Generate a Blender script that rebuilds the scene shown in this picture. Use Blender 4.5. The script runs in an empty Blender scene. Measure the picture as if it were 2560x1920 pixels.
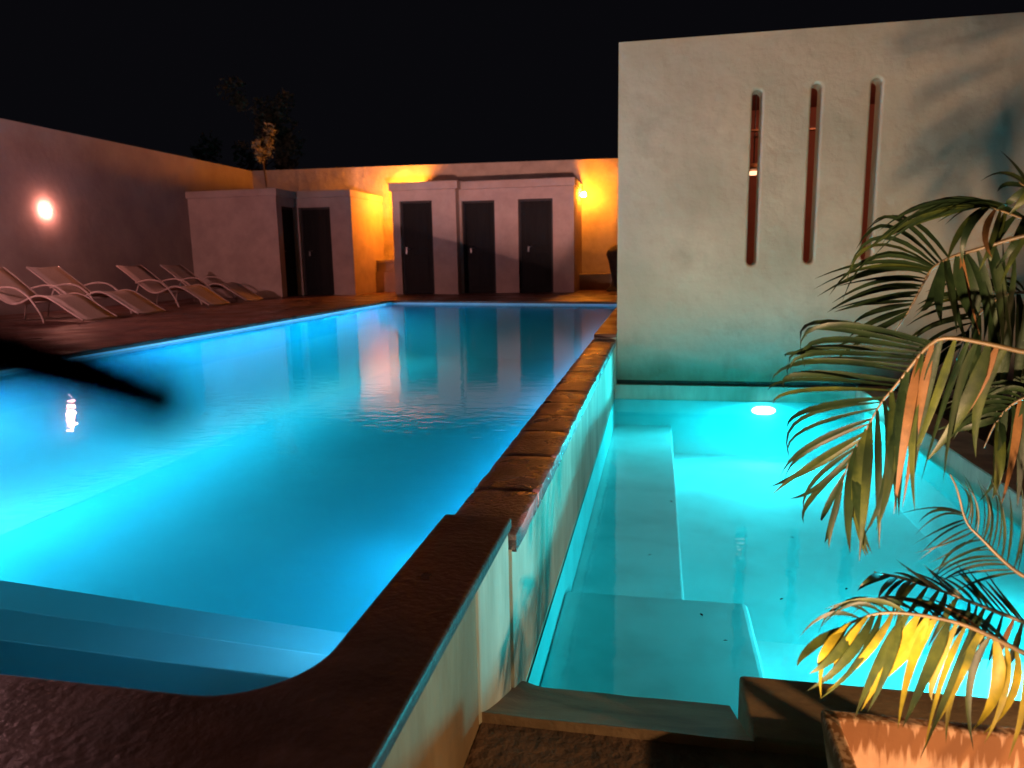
import bpy, bmesh, math, random
from mathutils import Vector, Matrix, noise as mnoise
random.seed(7)
S = bpy.context.scene
COL = S.collection
R = math.radians

# ------------------------------------------------------------------ camera
cam_d = bpy.data.cameras.new('camera')
cam_d.sensor_width = 36.0
cam_d.lens = 1824.5 / 2560 * 36
cam_d.clip_start = 0.02
cam_d.clip_end = 2000
cam_d.dof.use_dof = True
cam_d.dof.focus_distance = 2.9
cam_d.dof.aperture_fstop = 3.7
cam = bpy.data.objects.new('camera', cam_d)
COL.objects.link(cam)
pitch, yaw, roll = 0.1698, 0.19837, -0.01816
fw = Vector((-math.sin(yaw)*math.cos(pitch), math.cos(yaw)*math.cos(pitch), -math.sin(pitch)))
rt = Vector((math.cos(yaw), math.sin(yaw), 0))
up = rt.cross(fw)
r2 = rt*math.cos(roll) + up*math.sin(roll)
u2 = -rt*math.sin(roll) + up*math.cos(roll)
M = Matrix((r2, u2, -fw)).transposed().to_4x4()
M.translation = (0, 0, 0.8)
cam.matrix_world = M
S.camera = cam

# ------------------------------------------------------------------ night sky
W = bpy.data.worlds.new('World'); S.world = W; W.use_nodes = True
wn = W.node_tree.nodes; wl = W.node_tree.links
wn['Background'].inputs['Color'].default_value = (0.74, 0.72, 1.0, 1)
wn['Background'].inputs['Strength'].default_value = 0.0034

S.view_settings.view_transform = 'Standard'
S.view_settings.look = 'None'
S.view_settings.exposure = 0.0
S.view_settings.gamma = 1.0
S.cycles.use_denoising = True
S.cycles.max_bounces = 8
S.cycles.diffuse_bounces = 4
S.cycles.transparent_max_bounces = 12
S.cycles.sample_clamp_indirect = 6.0

# lamp powers
PL1, PL2, PL3, PL4 = 130, 640, 530, 340 # underwater lamps, added fills among them
PROOM = 62.0                             # lamp in the garden room
PSC, PSC2, PBULK = 2200, 1200, 300        # emission strength of the wall lamps

def light(name, kind, loc, power, color, aim=None, size=None, blend=0.6, radius=0.05):
    d = bpy.data.lights.new(name, kind); d.energy = power; d.color = color
    d.shadow_soft_size = radius
    if kind == 'SPOT':
        d.spot_size = R(size); d.spot_blend = blend
    o = bpy.data.objects.new(name, d); COL.objects.link(o); o.location = loc
    if aim is not None:
        o.rotation_euler = (Vector(aim)-Vector(loc)).to_track_quat('-Z', 'Y').to_euler()
    return o

# hooded floodlight by the dividing wall, ground spotlight beside the planter, post lamp to the right of the planter
light('floodlight_light', 'SPOT', (-0.20, 0.285, -0.13), 1300, (1.0, 0.60, 0.35), (1.2, 7.75, 1.6), 66, 0.7, 0.030)
light('ground_spot_light', 'SPOT', (0.46, 0.30, -0.33), 7600, (1.0, 0.46, 0.38), (-4.35, 17.2, 2.4), 18.5, 0.25, 0.010)
light('post_lamp_light', 'SPOT', (2.60, 0.15, 0.95), 260, (1.0, 0.56, 0.24), (0.70, 1.70, -0.45), 95, 0.9, 0.04)
light('planter_fill_light', 'SPOT', (0.80, 1.08, -0.335), 19, (1.0, 0.54, 0.27), (0.72, 1.62, -0.28), 150, 0.8, 0.02)  # added fill for the planter's inner wall and lowest frond

# ------------------------------------------------------------------ materials
def nt(name):
    m = bpy.data.materials.new(name); m.use_nodes = True
    t = m.node_tree; return m, t, t.nodes['Principled BSDF']
def rgb(c): return (c[0], c[1], c[2], 1)
def mat(name, c1, c2=None, rough=0.6, scale=4.0, detail=6.0, bump=0.0, bscale=None, spec=0.4,
        c3=None, s3=1.0, lo=0.35, hi=0.65, stretch=(1, 1, 1), rvar=0.0, bdist=0.01, metal=0.0):
    m, t, b = nt(name); n = t.nodes; l = t.links
    b.inputs['Roughness'].default_value = rough
    b.inputs['Specular IOR Level'].default_value = spec
    b.inputs['Metallic'].default_value = metal
    tc = n.new('ShaderNodeTexCoord'); mp = n.new('ShaderNodeMapping')
    mp.inputs['Scale'].default_value = stretch
    geo = n.new('ShaderNodeNewGeometry')
    l.new(geo.outputs['Position'], mp.inputs['Vector'])
    nz = n.new('ShaderNodeTexNoise'); nz.inputs['Scale'].default_value = scale; nz.inputs['Detail'].default_value = detail
    nz.inputs['Roughness'].default_value = 0.62
    l.new(mp.outputs[0], nz.inputs['Vector'])
    rp = n.new('ShaderNodeValToRGB')
    rp.color_ramp.elements[0].position = lo; rp.color_ramp.elements[0].color = rgb(c1)
    rp.color_ramp.elements[1].position = hi; rp.color_ramp.elements[1].color = rgb(c2 or c1)
    l.new(nz.outputs['Fac'], rp.inputs['Fac'])
    out = rp.outputs['Color']
    if c3:
        n3 = n.new('ShaderNodeTexNoise'); n3.inputs['Scale'].default_value = s3; n3.inputs['Detail'].default_value = 5
        l.new(mp.outputs[0], n3.inputs['Vector'])
        r3 = n.new('ShaderNodeValToRGB'); r3.color_ramp.elements[0].position = 0.45; r3.color_ramp.elements[1].position = 0.7
        l.new(n3.outputs['Fac'], r3.inputs['Fac'])
        mx = n.new('ShaderNodeMix'); mx.data_type = 'RGBA'
        l.new(r3.outputs['Color'], mx.inputs['Factor']); l.new(out, mx.inputs['A']); mx.inputs['B'].default_value = rgb(c3)
        out = mx.outputs['Result']
    l.new(out, b.inputs['Base Color'])
    if rvar:
        mr = n.new('ShaderNodeMapRange'); mr.inputs['To Min'].default_value = max(0.03, rough-rvar); mr.inputs['To Max'].default_value = min(1, rough+rvar)
        mr.inputs['From Min'].default_value = 0.3; mr.inputs['From Max'].default_value = 0.7
        nr = n.new('ShaderNodeTexNoise'); nr.inputs['Scale'].default_value = scale*0.7; nr.inputs['Detail'].default_value = 4
        l.new(mp.outputs[0], nr.inputs['Vector'])
        l.new(nr.outputs['Fac'], mr.inputs['Value']); l.new(mr.outputs['Result'], b.inputs['Roughness'])
    if bump:
        nb = n.new('ShaderNodeTexNoise'); nb.inputs['Scale'].default_value = bscale or scale*3; nb.inputs['Detail'].default_value = 8
        l.new(mp.outputs[0], nb.inputs['Vector'])
        bp = n.new('ShaderNodeBump'); bp.inputs['Strength'].default_value = bump; bp.inputs['Distance'].default_value = bdist
        l.new(nb.outputs['Fac'], bp.inputs['Height']); l.new(bp.outputs[0], b.inputs['Normal'])
    return m
def emit(name, color, strength):
    m, t, b = nt(name)
    b.inputs['Base Color'].default_value = rgb(color)
    b.inputs['Emission Color'].default_value = rgb(color); b.inputs['Emission Strength'].default_value = strength
    return m
def water_mat(name, tint, bscale, bump, vol=0.0, vcol=(0.2, 0.75, 0.9), graze=0.0):
    m = bpy.data.materials.new(name); m.use_nodes = True; t = m.node_tree; n = t.nodes; l = t.links
    n.clear()
    o = n.new('ShaderNodeOutputMaterial'); mix = n.new('ShaderNodeMixShader')
    tr = n.new('ShaderNodeBsdfTransparent'); tr.inputs[0].default_value = rgb(tint)
    gl = n.new('ShaderNodeBsdfGlossy'); gl.inputs['Roughness'].default_value = 0.015
    fr = n.new('ShaderNodeFresnel'); fr.inputs['IOR'].default_value = 1.33
    geo = n.new('ShaderNodeNewGeometry')
    mp = n.new('ShaderNodeMapping'); mp.inputs['Scale'].default_value = (1.0, 1.6, 1)
    nz = n.new('ShaderNodeTexNoise'); nz.inputs['Scale'].default_value = bscale; nz.inputs['Detail'].default_value = 2.5
    l.new(geo.outputs['Position'], mp.inputs[0]); l.new(mp.outputs[0], nz.inputs['Vector'])
    bp = n.new('ShaderNodeBump'); bp.inputs['Strength'].default_value = 1.0; bp.inputs['Distance'].default_value = bump
    l.new(nz.outputs['Fac'], bp.inputs['Height'])
    l.new(bp.outputs[0], gl.inputs['Normal']); l.new(bp.outputs[0], fr.inputs['Normal'])
    sp = n.new('ShaderNodeSeparateXYZ'); l.new(geo.outputs['True Normal'], sp.inputs[0])
    ab = n.new('ShaderNodeMath'); ab.operation = 'ABSOLUTE'; l.new(sp.outputs['Z'], ab.inputs[0])
    gt = n.new('ShaderNodeMath'); gt.operation = 'GREATER_THAN'; gt.inputs[1].default_value = 0.5; l.new(ab.outputs[0], gt.inputs[0])
    ps = n.new('ShaderNodeSeparateXYZ'); l.new(geo.outputs['Position'], ps.inputs[0])
    zt = n.new('ShaderNodeMath'); zt.operation = 'GREATER_THAN'; zt.inputs[1].default_value = -0.9; l.new(ps.outputs['Z'], zt.inputs[0])
    m2 = n.new('ShaderNodeMath'); m2.operation = 'MULTIPLY'; l.new(gt.outputs[0], m2.inputs[0]); l.new(zt.outputs[0], m2.inputs[1])
    ml = n.new('ShaderNodeMath'); ml.operation = 'MULTIPLY'; l.new(fr.outputs[0], ml.inputs[0]); l.new(m2.outputs[0], ml.inputs[1])
    if graze:
        # total reflection of rays that skim the surface
        lw = n.new('ShaderNodeVectorMath'); lw.operation = 'DOT_PRODUCT'; l.new(geo.outputs['Incoming'], lw.inputs[0]); l.new(geo.outputs['True Normal'], lw.inputs[1])
        ab2 = n.new('ShaderNodeMath'); ab2.operation = 'ABSOLUTE'; l.new(lw.outputs['Value'], ab2.inputs[0])
        mr = n.new('ShaderNodeMapRange'); mr.interpolation_type = 'SMOOTHSTEP'
        mr.inputs['From Min'].default_value = graze*0.62; mr.inputs['From Max'].default_value = graze
        mr.inputs['To Min'].default_value = 0.95; mr.inputs['To Max'].default_value = 0.0
        l.new(ab2.outputs[0], mr.inputs['Value'])
        mxx = n.new('ShaderNodeMath'); mxx.operation = 'MAXIMUM'; l.new(fr.outputs[0], mxx.inputs[0]); l.new(mr.outputs[0], mxx.inputs[1])
        l.new(mxx.outputs[0], ml.inputs[0])
    if vol:
        pv = n.new('ShaderNodeVolumeScatter'); pv.inputs['Color'].default_value = rgb(vcol); pv.inputs['Density'].default_value = vol
        l.new(pv.outputs[0], o.inputs['Volume'])
    l.new(ml.outputs[0], mix.inputs[0]); l.new(tr.outputs[0], mix.inputs[1]); l.new(gl.outputs[0], mix.inputs[2])
    l.new(mix.outputs[0], o.inputs['Surface'])
    return m

WALLC = (0.60, 0.53, 0.43)
M_wall = mat('plaster_cream', (0.43, 0.385, 0.31), (0.61, 0.55, 0.45), 0.88, 2.6, 12, 0.55, 7, 0.12, c3=(0.41, 0.385, 0.31), s3=1.3, bdist=0.03, lo=0.3, hi=0.7)
def damp(m, z0, z1, col):
    t = m.node_tree; n = t.nodes; l = t.links; b = n['Principled BSDF']
    src = b.inputs['Base Color'].links[0].from_socket
    geo = n.new('ShaderNodeNewGeometry'); sep = n.new('ShaderNodeSeparateXYZ'); l.new(geo.outputs['Position'], sep.inputs[0])
    mp = n.new('ShaderNodeMapping'); mp.inputs['Scale'].default_value = (5, 5, 1.2); l.new(geo.outputs['Position'], mp.inputs[0])
    nz = n.new('ShaderNodeTexNoise'); nz.inputs['Scale'].default_value = 1.0; nz.inputs['Detail'].default_value = 7; l.new(mp.outputs[0], nz.inputs['Vector'])
    a = n.new('ShaderNodeMath'); a.operation = 'MULTIPLY_ADD'; l.new(nz.outputs['Fac'], a.inputs[0]); a.inputs[1].default_value = -0.35; l.new(sep.outputs['Z'], a.inputs[2])
    mr = n.new('ShaderNodeMapRange'); mr.inputs['From Min'].default_value = z0-0.17; mr.inputs['From Max'].default_value = z1-0.17
    mr.inputs['To Min'].default_value = 0.85; mr.inputs['To Max'].default_value = 0.0; l.new(a.outputs[0], mr.inputs['Value'])
    mx = n.new('ShaderNodeMix'); mx.data_type = 'RGBA'; l.new(mr.outputs[0], mx.inputs['Factor']); l.new(src, mx.inputs['A']); mx.inputs['B'].default_value = rgb(col)
    l.new(mx.outputs['Result'], b.inputs['Base Color'])
damp(M_wall, -0.47, -0.22, (0.23, 0.15, 0.10))
M_oldwall = mat('plaster_old', (0.40, 0.34, 0.29), (0.52, 0.45, 0.38), 0.9, 2.2, 8, 0.8, 2.6, 0.1, bdist=0.10)
M_leftwall = mat('plaster_left', (0.38, 0.31, 0.29), (0.50, 0.42, 0.39), 0.9, 1.1, 8, 0.4, 6, 0.1, bdist=0.02)
M_bath = mat('plaster_rose', (0.42, 0.33, 0.29), (0.53, 0.42, 0.37), 0.85, 2.4, 8, 0.3, 12, 0.15, bdist=0.012)
M_deck = mat('deck_cement', (0.115, 0.046, 0.036), (0.19, 0.085, 0.064), 0.46, 2.6, 10, 0.5, 30, 0.4, c3=(0.055, 0.026, 0.024), s3=1.4, rvar=0.25, bdist=0.006)
M_deck_unlit = mat('deck_cement_unlit', (0.030, 0.017, 0.017), (0.068, 0.036, 0.033), 0.42, 4.0, 12, 0.6, 45, 0.4, c3=(0.020, 0.013, 0.014), s3=3.0, rvar=0.22, bdist=0.006)  # deck cement darkened to stand for the unlit near end
M_weir = mat('wet_stone', (0.028, 0.015, 0.017), (0.080, 0.044, 0.046), 0.34, 7, 10, 1.0, 55, 0.9, c3=(0.03, 0.017, 0.018), s3=6.0, rvar=0.2, bdist=0.012)
M_edge = mat('pool_edge_plaster', (0.46, 0.46, 0.38), (0.64, 0.63, 0.53), 0.7, 7, 9, 0.5, 24, 0.2, c3=(0.33, 0.33, 0.26), s3=3.0, stretch=(1, 1, 0.25), bdist=0.012)
M_raw = mat('raw_render', (0.19, 0.135, 0.08), (0.31, 0.23, 0.145), 0.8, 5, 9, 0.5, 18, 0.2, c3=(0.2, 0.14, 0.09), s3=4.0, stretch=(1, 1, 0.3), bdist=0.012)
M_low = mat('lower_paving', (0.13, 0.075, 0.05), (0.24, 0.14, 0.09), 0.75, 6, 10, 1.0, 30, 0.3, c3=(0.09, 0.06, 0.05), s3=2.0, bdist=0.02)
M_rim = mat('rim_cement', (0.22, 0.15, 0.095), (0.32, 0.23, 0.15), 0.7, 7, 9, 0.6, 60, 0.3, c3=(0.14, 0.09, 0.06), s3=3.0, stretch=(0.8, 1.2, 1), bdist=0.006)
M_shell = mat('pool_paint', (0.50, 0.72, 0.78), (0.58, 0.78, 0.83), 0.7, 1.3, 6, 0.1, 8, 0.2, bdist=0.01)
M_shell2 = mat('plunge_paint', (0.52, 0.76, 0.76), (0.60, 0.82, 0.82), 0.7, 2.0, 7, 0.15, 12, 0.2, c3=(0.44, 0.66, 0.66), s3=3.0, bdist=0.01)
M_door = mat('door_dark', (0.005, 0.006, 0.007), (0.009, 0.010, 0.010), 0.5, 3, 4, 0.1, 30, 0.12, stretch=(6, 6, 0.5))
M_frame = mat('door_frame', (0.016, 0.013, 0.013), (0.024, 0.02, 0.02), 0.5, 4, 4)
M_metal = mat('steel', (0.55, 0.54, 0.52), (0.62, 0.6, 0.58), 0.28, 8, 3, metal=1.0)
M_handle = mat('handle_metal', (0.20, 0.19, 0.18), (0.26, 0.25, 0.24), 0.4, 8, 3, metal=1.0)
M_dark = mat('dark_metal', (0.03, 0.03, 0.03), (0.045, 0.042, 0.04), 0.45, 8, 3)
M_sling = mat('lounger_sling', (0.40, 0.30, 0.26), (0.48, 0.37, 0.32), 0.75, 40, 4, 0.3, 120, 0.2, bdist=0.003)
M_tube = mat('lounger_tube', (0.36, 0.27, 0.24), (0.42, 0.32, 0.29), 0.4, 10, 3)
M_room = mat('room_red', (0.20, 0.075, 0.05), (0.26, 0.10, 0.065), 0.85, 1.5, 5)
M_wood = mat('wood', (0.20, 0.09, 0.035), (0.30, 0.15, 0.06), 0.5, 9, 6, stretch=(1, 1, 8))
M_statue = mat('dark_stone', (0.020, 0.015, 0.013), (0.05, 0.036, 0.03), 0.75, 7, 8, 0.8, 14, 0.25, bdist=0.03)
M_soil = mat('soil', (0.03, 0.018, 0.010), (0.07, 0.04, 0.025), 0.95, 24, 8, 1.0, 60, 0.1, bdist=0.02)
M_ground = mat('ground_earth', (0.05, 0.035, 0.02), (0.09, 0.065, 0.04), 0.95, 0.8, 8, 0.5, 6)
M_bark = mat('bark', (0.10, 0.07, 0.05), (0.17, 0.12, 0.09), 0.9, 8, 7, 0.8, 20, stretch=(1, 1, 0.2))
M_leaf_t = mat('tree_leaf', (0.06, 0.065, 0.04), (0.12, 0.12, 0.07), 0.55, 3, 3)
M_leaf_s = mat('shrub_leaf', (0.30, 0.28, 0.16), (0.48, 0.44, 0.28), 0.5, 6, 3)
def leaf_mat(name, a, b_, c=None, rough=0.5):
    m = mat(name, a, b_, rough, 14, 5, 0.25, 60, 0.16, c3=c, s3=9.0, bdist=0.003)
    m.node_tree.nodes['Principled BSDF'].inputs['Transmission Weight'].default_value = 0.0
    return m
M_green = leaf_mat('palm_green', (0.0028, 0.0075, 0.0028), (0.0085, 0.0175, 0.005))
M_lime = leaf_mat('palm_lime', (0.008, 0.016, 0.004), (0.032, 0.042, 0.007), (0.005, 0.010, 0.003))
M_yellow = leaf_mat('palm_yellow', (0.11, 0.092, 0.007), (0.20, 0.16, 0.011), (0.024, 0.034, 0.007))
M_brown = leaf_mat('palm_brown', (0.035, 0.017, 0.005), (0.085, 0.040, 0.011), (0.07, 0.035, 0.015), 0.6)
M_cane = mat('palm_cane', (0.035, 0.024, 0.010), (0.070, 0.048, 0.019), 0.5, 20, 4, stretch=(1, 1, 1))
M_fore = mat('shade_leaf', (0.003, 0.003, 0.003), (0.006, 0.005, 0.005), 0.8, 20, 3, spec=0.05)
# planter: terracotta paint with dirt runs hanging from the soil line
def planter_mat():
    m = mat('planter_plaster', (0.52, 0.33, 0.22), (0.62, 0.42, 0.29), 0.75, 9, 8, 0.5, 30, 0.25, bdist=0.006)
    t = m.node_tree; n = t.nodes; l = t.links; b = n['Principled BSDF']
    src = b.inputs['Base Color'].links[0].from_socket
    geo = n.new('ShaderNodeNewGeometry'); sep = n.new('ShaderNodeSeparateXYZ'); l.new(geo.outputs['Position'], sep.inputs[0])
    nz = n.new('ShaderNodeTexNoise'); nz.inputs['Scale'].default_value = 1.0; nz.inputs['Detail'].default_value = 5
    mp = n.new('ShaderNodeMapping'); mp.inputs['Scale'].default_value = (75, 75, 6); l.new(geo.outputs['Position'], mp.inputs[0]); l.new(mp.outputs[0], nz.inputs['Vector'])
    a = n.new('ShaderNodeMath'); a.operation = 'MULTIPLY_ADD'; l.new(nz.outputs['Fac'], a.inputs[0]); a.inputs[1].default_value = 0.16; l.new(sep.outputs['Z'], a.inputs[2])
    r = n.new('ShaderNodeValToRGB'); e = r.color_ramp.elements
    mr = n.new('ShaderNodeMapRange'); mr.inputs['From Min'].default_value = -0.30; mr.inputs['From Max'].default_value = -0.10
    l.new(a.outputs[0], mr.inputs['Value']); l.new(mr.outputs[0], r.inputs[0])
    e[0].position = 0.33; e[0].color = (0, 0, 0, 1); e[1].position = 0.46; e[1].color = (1, 1, 1, 1)
    e2 = r.color_ramp.elements.new(0.72); e2.color = (1, 1, 1, 1); e3 = r.color_ramp.elements.new(0.80); e3.color = (0, 0, 0, 1)
    mx = n.new('ShaderNodeMix'); mx.data_type = 'RGBA'; l.new(r.outputs[0], mx.inputs['Factor']); l.new(src, mx.inputs['A'])
    mx.inputs['B'].default_value = (0.25, 0.12, 0.055, 1); l.new(mx.outputs['Result'], b.inputs['Base Color'])
    return m
M_planter = planter_mat()
M_water = water_mat('pool_water', (0.62, 0.94, 1.0), 8.0, 0.0016, 0.36, (0.06, 0.76, 0.985), 0.05)
M_water2 = water_mat('plunge_water', (0.55, 0.97, 0.98), 9.0, 0.0012, 0.30, (0.15, 0.95, 0.97), 0.18)

# ------------------------------------------------------------------ mesh helpers
class MB:
    def __init__(s): s.v = []; s.f = []; s.sm = []
    def poly(s, pts, smooth=False):
        k = len(s.v); s.v += [tuple(p) for p in pts]; s.f.append(tuple(range(k, k+len(pts)))); s.sm.append(smooth)
    def box(s, x0, x1, y0, y1, z0, z1):
        k = len(s.v)
        s.v += [(x0,y0,z0),(x1,y0,z0),(x1,y1,z0),(x0,y1,z0),(x0,y0,z1),(x1,y0,z1),(x1,y1,z1),(x0,y1,z1)]
        for q in ((0,3,2,1),(4,5,6,7),(0,1,5,4),(1,2,6,5),(2,3,7,6),(3,0,4,7)):
            s.f.append(tuple(k+i for i in q)); s.sm.append(False)
        return s
    def prism(s, pts, z0, z1):
        n = len(pts); k = len(s.v)
        s.v += [(p[0], p[1], z0) for p in pts] + [(p[0], p[1], z1) for p in pts]
        s.f.append(tuple(k+i for i in range(n-1, -1, -1))); s.sm.append(False)
        s.f.append(tuple(k+n+i for i in range(n))); s.sm.append(False)
        for i in range(n):
            j = (i+1) % n; s.f.append((k+i, k+j, k+n+j, k+n+i)); s.sm.append(False)
        return s
    def tube(s, pts, rad, n=8, cap=True):
        pts = [Vector(p) for p in pts]; m = len(pts); k = len(s.v)
        rs = rad if isinstance(rad, (list, tuple)) else [rad]*m
        ref = None
        for i in range(m):
            t = (pts[min(i+1, m-1)] - pts[max(i-1, 0)]).normalized()
            if ref is None:
                ref = Vector((0, 0, 1)) if abs(t.z) < 0.9 else Vector((1, 0, 0))
            a = (ref - t*ref.dot(t)).normalized(); ref = a; b = t.cross(a)
            for j in range(n):
                th = 2*math.pi*j/n
                s.v.append(tuple(pts[i] + (a*math.cos(th) + b*math.sin(th))*rs[i]))
        for i in range(m-1):
            for j in range(n):
                q = (j+1) % n
                s.f.append((k+i*n+j, k+i*n+q, k+(i+1)*n+q, k+(i+1)*n+j)); s.sm.append(True)
        if cap:
            s.f.append(tuple(k+j for j in range(n-1, -1, -1))); s.sm.append(False)
            s.f.append(tuple(k+(m-1)*n+j for j in range(n))); s.sm.append(False)
        return s
    def lathe(s, prof, c=(0, 0, 0), n=20, axis='z'):
        k = len(s.v); m = len(prof)
        for (r, h) in prof:
            for j in range(n):
                th = 2*math.pi*j/n
                p = (r*math.cos(th), r*math.sin(th), h)
                if axis == 'x': p = (p[2], p[0], p[1])
                if axis == 'y': p = (p[0], p[2], p[1])
                s.v.append((c[0]+p[0], c[1]+p[1], c[2]+p[2]))
        for i in range(m-1):
            for j in range(n):
                q = (j+1) % n
                s.f.append((k+i*n+j, k+i*n+q, k+(i+1)*n+q, k+(i+1)*n+j)); s.sm.append(True)
        s.f.append(tuple(k+j for j in range(n-1, -1, -1))); s.sm.append(False)
        s.f.append(tuple(k+(m-1)*n+j for j in range(n))); s.sm.append(False)
        return s
    def mesh(s, name):
        me = bpy.data.meshes.new(name); me.from_pydata(s.v, [], s.f); me.update()
        me.polygons.foreach_set('use_smooth', s.sm)
        return me
    def build(s, name, material, parent=None, bevel=0, seg=2, weld=False):
        me = s.mesh(name)
        if weld or bevel:
            bm = bmesh.new(); bm.from_mesh(me)
            bmesh.ops.remove_doubles(bm, verts=bm.verts, dist=1e-5)
            bmesh.ops.recalc_face_normals(bm, faces=bm.faces)
            bm.to_mesh(me); bm.free()
        me.materials.append(material)
        o = bpy.data.objects.new(name, me); COL.objects.link(o)
        if parent: o.parent = parent; o.matrix_parent_inverse = parent.matrix_world.inverted() if False else Matrix.Translation(-parent.location)
        if bevel:
            b = o.modifiers.new('bevel', 'BEVEL'); b.width = bevel; b.segments = seg; b.limit_method = 'ANGLE'; b.angle_limit = R(40)
        return o
def B(*a): return MB().box(*a)
def tag(o, label=None, cat=None, group=None, kind=None):
    if label: o['label'] = label
    if cat: o['category'] = cat
    if group: o['group'] = group
    if kind: o['kind'] = kind
    return o
def thing(name, loc, label, cat, group=None):
    o = bpy.data.objects.new(name, None); COL.objects.link(o); o.location = loc; o.empty_display_size = 0.1
    return tag(o, label, cat, group)
def struct(o): return tag(o, kind='structure')
# ------------------------------------------------------------------ the setting: ground, decks, water
g = MB()
gx0, gx1, gy0, gy1, G = -11.2, 6.2, -5.0, 19.2, 500
for q in (((-G,-G),(G,-G),(G,gy0),(-G,gy0)), ((-G,gy1),(G,gy1),(G,G),(-G,G)), ((-G,gy0),(gx0,gy0),(gx0,gy1),(-G,gy1)), ((gx1,gy0),(G,gy0),(G,gy1),(gx1,gy1))):
    g.poly([(p[0], p[1], -0.5) for p in q])
struct(g.build('ground', M_ground))

fil = []
cxf, cyf, rf = -0.66-0.20, 1.12+0.20, 0.20
for i in range(13):
    a = R(0 - 90*i/12); fil.append((cxf+rf*math.cos(a), cyf+rf*math.sin(a)))
cop_pts = [(-11,-5),(-0.44,-5),(-0.44,2.15),(-0.66,2.15)] + fil + [(-5.38,1.12),(-11,1.12)]
struct(MB().prism(cop_pts, -0.04, 0.0).build('pool_coping', M_deck_unlit, bevel=0.010, seg=3))
deck_pts = [(-11,1.122),(-5.38,1.122),(-5.38,14.32),(-0.66,13.35),(-0.66,7.74),(-0.42,7.74),(-0.42,12.0),(6.2,12.0),(6.2,19),(-11,19)]
struct(MB().prism(deck_pts, -0.04, 0.0).build('deck', M_deck, bevel=0.010, seg=3))
lowd = MB()
lowd.prism([(-0.452,-5),(6.2,-5),(6.2,2.05),(2.6,2.05),(2.6,1.75),(-0.452,1.75)], -0.9, -0.44)
struct(lowd.build('lower_deck', M_low))
struct(B(2.25, 6.2, 2.052, 7.72, -1.0, -0.62).build('planting_bed', M_soil))

def sheet(x0, x1, y0, y1, z, name, m, pts=None):
    b = MB(); b.poly([(p[0], p[1], z) for p in (pts or ((x0,y0),(x1,y0),(x1,y1),(x0,y1)))]); return b.build(name, m)
struct(MB().prism([(-5.386,1.104),(-0.668,1.104),(-0.668,13.366),(-5.386,14.336)], -1.116, -0.066).build('water', M_water, weld=True))
struct(MB().prism([(-0.4355,1.85),(1.9575,1.85),(1.9575,7.7275),(-0.4355,7.7275)], -1.265, -0.69).build('water', M_water2, weld=True))

# ------------------------------------------------------------------ main swimming pool
mp_ = thing('swimming_pool', (-3, 1.1, -1.1), 'long rectangular pool of glowing blue water with submerged steps at its near end', 'swimming pool')
b = MB(); zf = -1.12
P4 = [(-5.39,1.10),(-0.664,1.10),(-0.664,13.37),(-5.39,14.34)]
b.poly([(p[0],p[1],zf) for p in P4])
for i in range(4):
    p, q = P4[i], P4[(i+1)%4]
    zt = -0.041 if i != 1 else -0.12
    b.poly([(p[0],p[1],zf),(p[0],p[1],zt),(q[0],q[1],zt),(q[0],q[1],zf)])
b.build('basin', M_shell, mp_, weld=True)
# coved foot of the long left wall
cv = MB(); prev = None; rc = 0.72
for i in range(13):
    th = R(90*i/12); px_, pz_ = -5.386+rc*(1-math.cos(th)), zf+0.004+rc*(1-math.sin(th))
    if prev:
        k = len(cv.v); cv.v += [(prev[0], 1.11, prev[1]), (prev[0], 14.33, prev[1]), (px_, 14.33, pz_), (px_, 1.11, pz_)]
        cv.f.append((k, k+1, k+2, k+3)); cv.sm.append(True)
    prev = (px_, pz_)
cv.build('cove', M_shell, mp_, weld=True)
for z, er, el in ((-0.19,1.49,1.70),(-0.36,1.86,2.23),(-0.53,2.26,2.78)):
    MB().prism([(-5.385,1.105),(-0.67,1.105),(-0.67,er),(-5.385,el)], zf+0.002, z).build('step', M_shell, mp_, bevel=0.02, seg=3)
def uw_lamp(parent, c, axis, sgn, rx, rz, m):
    # oval underwater lamp: rim ring and lens
    for nm, r, mm, d0, d1 in (('lamp_rim', 1.18, M_metal, 0.0, 0.012), ('lamp_lens', 1.0, m, 0.0, 0.02)):
        q = MB(); k = []
        pr = [(r, d0), (r, d1*0.6), (r*0.9, d1)]
        n = 24
        for rr, d in pr:
            for j in range(n):
                th = 2*math.pi*j/n; a = rx*rr*math.cos(th); z = rz*rr*math.sin(th)
                q.v.append((c[0]+sgn*d, c[1]+a, c[2]+z) if axis == 'x' else (c[0]+a, c[1]+sgn*d, c[2]+z))
        for i in range(2):
            for j in range(n):
                q.f.append((i*n+j, i*n+(j+1)%n, (i+1)*n+(j+1)%n, (i+1)*n+j)); q.sm.append(True)
        q.f.append(tuple(2*n+j for j in range(n))); q.sm.append(False)
        q.build(nm, mm, parent, weld=True)
M_uw = emit('pool_lamp_glow', (0.55, 0.92, 1.0), 30)
M_uw2 = emit('plunge_lamp_glow', (0.75, 0.98, 1.0), 40)
uw_lamp(mp_, (-5.388, 4.2, -0.24), 'x', 1, 0.13, 0.09, M_uw)
light('pool_lamp_light', 'SPOT', (-5.28, 4.2, -0.20), PL1, (0.05, 0.57, 0.97), (-3.0, 4.6, -0.65), 168, 0.7, 0.08)
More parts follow.
